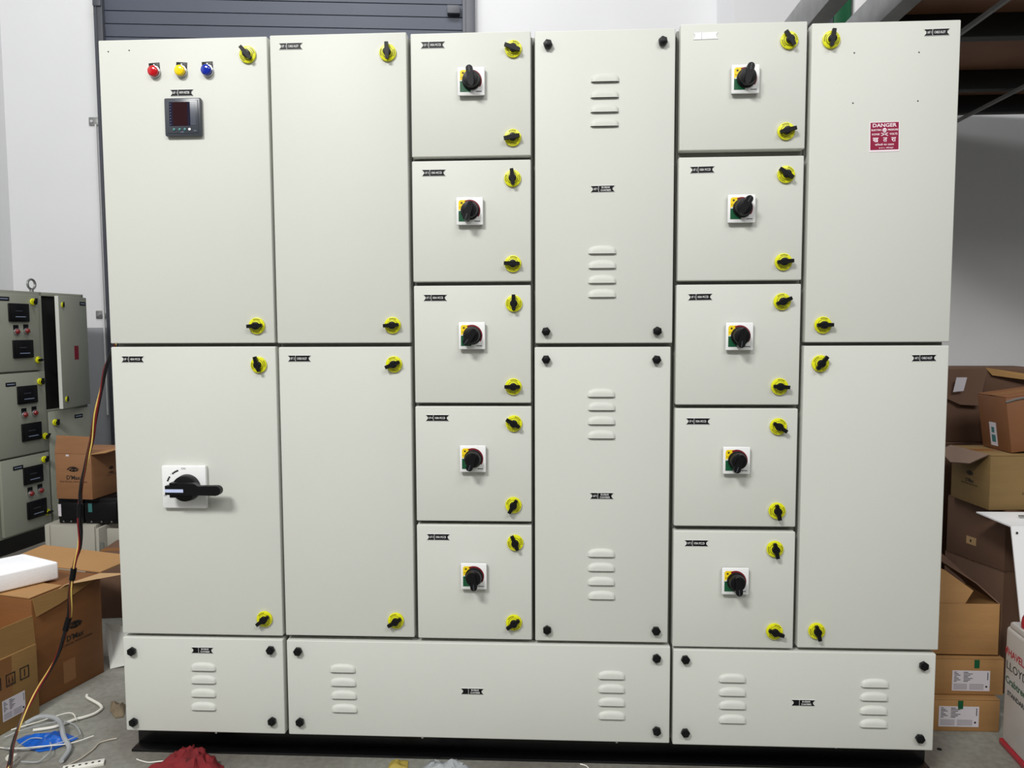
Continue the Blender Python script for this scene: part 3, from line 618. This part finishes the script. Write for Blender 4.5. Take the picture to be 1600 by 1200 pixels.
bmesh.ops.recalc_face_normals(bmx, faces=bmx.faces[:]); bmesh.ops.bevel(bmx, geom=bmx.edges[:], offset=.006, segments=3, affect='EDGES', profile=.5)
obj('lid_slab', MB().bm(bmx, FOAM), fl)
ins = [(-.028, -.004), (-.168, .066), (-.308, -.131), (-.163, -.200)]
m = MB()
for i in range(4):
    a, b = ins[i], ins[(i+1) % 4]; m.tube([(a[0], a[1], .056), ((a[0]+b[0])/2, (a[1]+b[1])/2, .056), (b[0], b[1], .056)], .003, FOAM, n=6, sub=2)
obj('raised_rim', m, fl)
sc = thing('near_carton', (-.4075, .245, 0), 'brown carton with handling symbols and white label, in front of the large carton', 'box', rot=(0, 0, rad(-12.8)))
obj('box_body', MB().box((-.30, -.42, 0), (0, 0, .215), KRAFT2, bev=.003), sc)
obj('side_flap', MB().slab([(-.004, 0, .213), (-.004, -.42, .213), (-.010, -.42, .298), (-.010, 0, .298)], .003, KRAFT2), sc)
obj('side_flap', MB().slab([(-.30, 0, .214), (-.30, -.42, .214), (-.34, -.42, .285), (-.34, 0, .285)], .003, KRAFT2), sc)
obj('tape', MB().box((.0, -.150, .10), (.0005, -.085, .213), TAPE), sc)
RF = Matrix.Translation((0, -.42, 0)) @ Matrix.Rotation(pi/2, 4, 'Z')
m = MB()
for i, x in enumerate((.270, .315, .360)):
    for a, b in (((x, .128), (x+.030, .131)), ((x, .161), (x+.030, .164)), ((x, .128), (x+.003, .164)), ((x+.027, .128), (x+.030, .164))): m.box((a[0], -.0006, a[1]), (b[0], 0, b[1]), KPRINT, M=RF)
    if i == 0: m.prism([(x+.006, .146), (x+.015, .158), (x+.024, .146)], -.0006, 0, KPRINT, M=RF); m.box((x+.014, -.0006, .133), (x+.016, 0, .148), KPRINT, M=RF)
    if i == 1:
        for dx in (.007, .018): m.prism([(x+dx, .138), (x+dx+.005, .138), (x+dx+.0025, .158)], -.0006, 0, KPRINT, M=RF)
        m.box((x+.005, -.0006, .133), (x+.025, 0, .135), KPRINT, M=RF)
    if i == 2: m.text('1', (x+.015, -.0004, .146), .022, KPRINT, M=RF)
obj('handling_symbols', m, sc, (.0003, 0, 0))
obj('shipping_label', ship_label(.072, .060, M=Matrix.Translation((.300, 0, .034))), sc, (.0006, -.42, 0), (0, 0, pi/2))

# ------------------------------------------------------------ wire bundle hanging from behind the board
WY = mat('yellow_wire', (232, 205, 110), .4); WRD = mat('red_wire', (120, 18, 26), .4); WBK = mat('black_wire', (16, 14, 16), .4); WBL = mat('blue_wire', (30, 70, 110), .4); WOR = mat('brown_wire', (92, 40, 24), .4)
wp = [(-.020, .054, 1.105), (-.024, .05, 1.085), (-.045, .05, 1.04), (-.066, .06, .981), (-.089, .07, .921), (-.111, .08, .842), (-.131, .08, .773), (-.146, .08, .712), (-.152, .08, .634), (-.155, .08, .564), (-.172, .08, .511), (-.187, .08, .44), (-.195, .08, .36), (-.215, .07, .283), (-.234, .06, .234), (-.266, .05, .181), (-.284, .03, .14), (-.292, 0, .094), (-.297, -.02, .052), (-.288, -.05, .009), (-.27, -.10, .006)]
wb_ = thing('wire_bundle', (-.155, .08, 0), 'twisted bundle of coloured wires hanging down beside the switchboard left edge', 'wires')
for i, (mm, nm, r) in enumerate(((WY, 'yellow_wire', .0019), (WRD, 'red_wire', .0024), (WBK, 'black_wire', .0026), (WBK, 'black_wire', .0025), (WOR, 'brown_wire', .0024))):
    P = []
    for k, p in enumerate(wp):
        a = i*2*pi/5+k*1.1; q = .0036+.0012*sin(k*1.7)
        P.append((p[0]+.155+cos(a)*q, p[1]-.08+sin(a)*q, max(p[2]+.003*sin(a), .004)))
    obj(nm, MB().tube(P, r, mm, n=6, sub=5), wb_)
for k in (7.5, 10.2, 12.0):
    i = int(k); f = k-i; a = Vector(wp[i]).lerp(Vector(wp[i+1]), f); b = Vector(wp[i]).lerp(Vector(wp[i+1]), min(f+.45, 1.3))
    off = Vector((.155, -.08, 0)); obj('tape_wrap', MB().tube([a+off, (a+b)/2+off, b+off], .0078, BLACK, n=10, sub=3), wb_)

# ------------------------------------------------------------ litter on the floor
CLR = mat('clear_sleeving', (184, 188, 190), .25, alpha=.75); WCB = mat('white_cable', (232, 230, 220), .4); BLUEP = mat('blue_film', (14, 92, 190), .3); REDC = mat('red_cloth', (118, 22, 28), .85, var=.25, vscale=30)
def flat(pts, z=.005): return [(x, y_, z) for x, y_ in pts]
tag(obj('white_cable', MB().tube(flat([(-.330, .352), (-.318, .336), (-.262, .300), (-.239, .279), (-.234, .266), (-.238, .240), (-.258, .217), (-.273, .206), (-.291, .179), (-.314, .157), (-.356, .141)], .006), .0042, WCB)), 'stiff white cable offcut with a sharp bend lying on the floor', 'cable')
tag(obj('clear_sleeve', MB().tube([(-.398, .167, .01), (-.375, .190, .018), (-.329, .185, .022), (-.282, .151, .024), (-.234, .092, .016), (-.195, .055, .010), (-.181, .024, .008), (-.174, -.01, .008)], .0065, CLR)), 'thick clear plastic sleeve curling over the blue film', 'plastic sleeve')
lp = MB()
for pts in ([(-.34, .03), (-.327, .056), (-.316, .079), (-.285, .087), (-.248, .059), (-.221, .013), (-.222, -.011), (-.237, -.015), (-.27, -.03)], [(-.41, .10), (-.37, .13), (-.30, .17), (-.25, .165), (-.205, .12), (-.20, .09), (-.23, .06), (-.30, .045), (-.36, .03)], [(-.42, .14), (-.36, .17), (-.30, .22), (-.26, .19)], [(-.40, .05), (-.33, .03), (-.26, .04), (-.20, .07), (-.16, .11)]):
    lp.tube([(x, y_, .006+.012*abs(sin(i*.9))) for i, (x, y_) in enumerate(pts)], .0017, CLR if len(pts) > 5 else WCB, n=5)
tag(obj('wire_tangle', lp), 'loose tangle of thin clear and white wires around the blue film', 'wires', kind='stuff')
def crumple(pts, h, m, seed, n=4, noise=.006, fs=28):
    """crumpled sheet: smooth hump with ridged folds, given thickness"""
    from mathutils import noise as N
    bm = bmesh.new(); cx = sum(p[0] for p in pts)/len(pts); cy = sum(p[1] for p in pts)/len(pts)
    rings = 10; k = len(pts)*4; out = []
    for i in range(k):
        a = i/4; p, q = pts[int(a) % len(pts)], pts[(int(a)+1) % len(pts)]; t = a-int(a); out.append((p[0]+(q[0]-p[0])*t, p[1]+(q[1]-p[1])*t))
    G = []
    for r in range(1, rings+1):
        f = r/rings; row = []
        for x, y_ in out:
            px, py = cx+(x-cx)*f, cy+(y_-cy)*f
            rd = 1-abs(N.noise(Vector((px*fs+seed, py*fs*.7, seed))))*2; r2 = N.noise(Vector((px*fs*2.3, py*fs*2.3+seed, seed*2)))
            z = h*(1-f**2.2)*(.45+.75*rd)+noise*r2*(1-f*.5)
            row.append(bm.verts.new((px+noise*.5*r2, py+noise*.4*rd*(1-f), max(z, .0012))))
        G.append(row)
    c = bm.verts.new((cx, cy, h*.8))
    for i in range(k): bm.faces.new((c, G[0][i], G[0][(i+1) % k]))
    for a, b in zip(G, G[1:]):
        for i in range(k): bm.faces.new((a[i], b[i], b[(i+1) % k], a[(i+1) % k]))
    bmesh.ops.recalc_face_normals(bm, faces=bm.faces[:])
    r = bmesh.ops.extrude_face_region(bm, geom=bm.faces[:])
    for g in r['geom']:
        if isinstance(g, bmesh.types.BMVert): g.co.z += .0012
    bmesh.ops.recalc_face_normals(bm, faces=bm.faces[:]); return MB().bm(bm, m)
tag(obj('blue_film', crumple([(-.372, .093), (-.364, .12), (-.282, .148), (-.205, .112), (-.224, .076), (-.236, .053), (-.271, .039), (-.3, .05), (-.354, .08)], .016, BLUEP, 3)), 'crumpled piece of bright blue plastic film on the floor', 'plastic film')
tag(obj('red_cloth', crumple([(.060, -.045), (.080, -.012), (.105, .020), (.140, .036), (.178, .046), (.205, .036), (.220, .014), (.262, -.004), (.28, -.06), (.16, -.10)], .040, REDC, 5, noise=.016, fs=34)), 'crumpled red cloth on the floor in front of the black base', 'cloth')
tag(obj('clear_plastic_scrap', crumple([(.76, -.02), (.797, .046), (.875, .040), (.925, .005), (.90, -.04)], .022, CLR, 9, noise=.010)), 'crumpled clear plastic scrap below the middle of the switchboard', 'plastic film')
tag(obj('yellow_scrap', crumple([(.690, .0), (.693, .040), (.736, .044), (.744, .005)], .010, mat('ochre_paper', (170, 150, 70), .7), 11)), 'small ochre yellow paper scrap beside the clear plastic scrap', 'paper')
tag(obj('cardboard_scrap', crumple([(-.235, .323), (-.178, .305), (-.145, .235), (-.165, .225), (-.205, .265)], .018, mat('grubby_cardboard', (120, 106, 84), .8), 13)), 'grubby torn cardboard scrap by the switchboard lower left corner', 'cardboard')
tag(obj('white_wire_strand', MB().tube(flat([(-.095, .112), (-.112, .104), (-.130, .087), (-.128, .060), (-.130, .039), (-.135, .008), (-.150, -.023)], .004), .0018, mat('pale_strand', (190, 180, 165), .5), n=6)), 'thin pale wire strand curving across the floor left of the base', 'wire')
tag(obj('white_clipping', MB().tube(flat([(.015, .016), (.030, .009), (.055, .002), (.075, .006), (.098, .012)], .003), .0016, WCB, n=6)), 'short white wire clipping left of the red cloth', 'wire')
tag(obj('white_clipping', MB().tube(flat([(1.19, .045), (1.205, .038), (1.215, .020), (1.236, .0)], .003), .0018, WCB, n=6)), 'short white wire clipping right of the clear plastic scrap', 'wire')
t = thing('terminal_strip', (-.10, -.02, 0), 'white perforated terminal strip on the floor at the bottom left', 'terminal strip', rot=(0, 0, rad(24)))
obj('strip_body', MB().box((-.055, -.012, 0), (.042, .012, .008), WCB, bev=.001), t)
for k in range(6): obj('terminal_hole', MB().cyl((-.045+k*.015, 0, .008), .0035, .0004, DARK, axis='Z', n=10), t)
t = thing('cable_clip', (-.315, .0, 0), 'small white plastic cable clip on the floor beside the wire tangle', 'clip')
obj('clip_body', MB().box((-.012, -.008, 0), (.010, .008, .016), WCB, bev=.003).cyl((-.004, -.008, .012), .006, -.005, WCB, n=12), t)
for i, (x, y_) in enumerate(((2.161, .164),)):
    tag(obj('floor_plug', MB().cyl((x, y_, 0), .006, .002, DARK, axis='Z', n=12)), 'small dark plug set in the concrete by the switchboard right corner', 'plug')
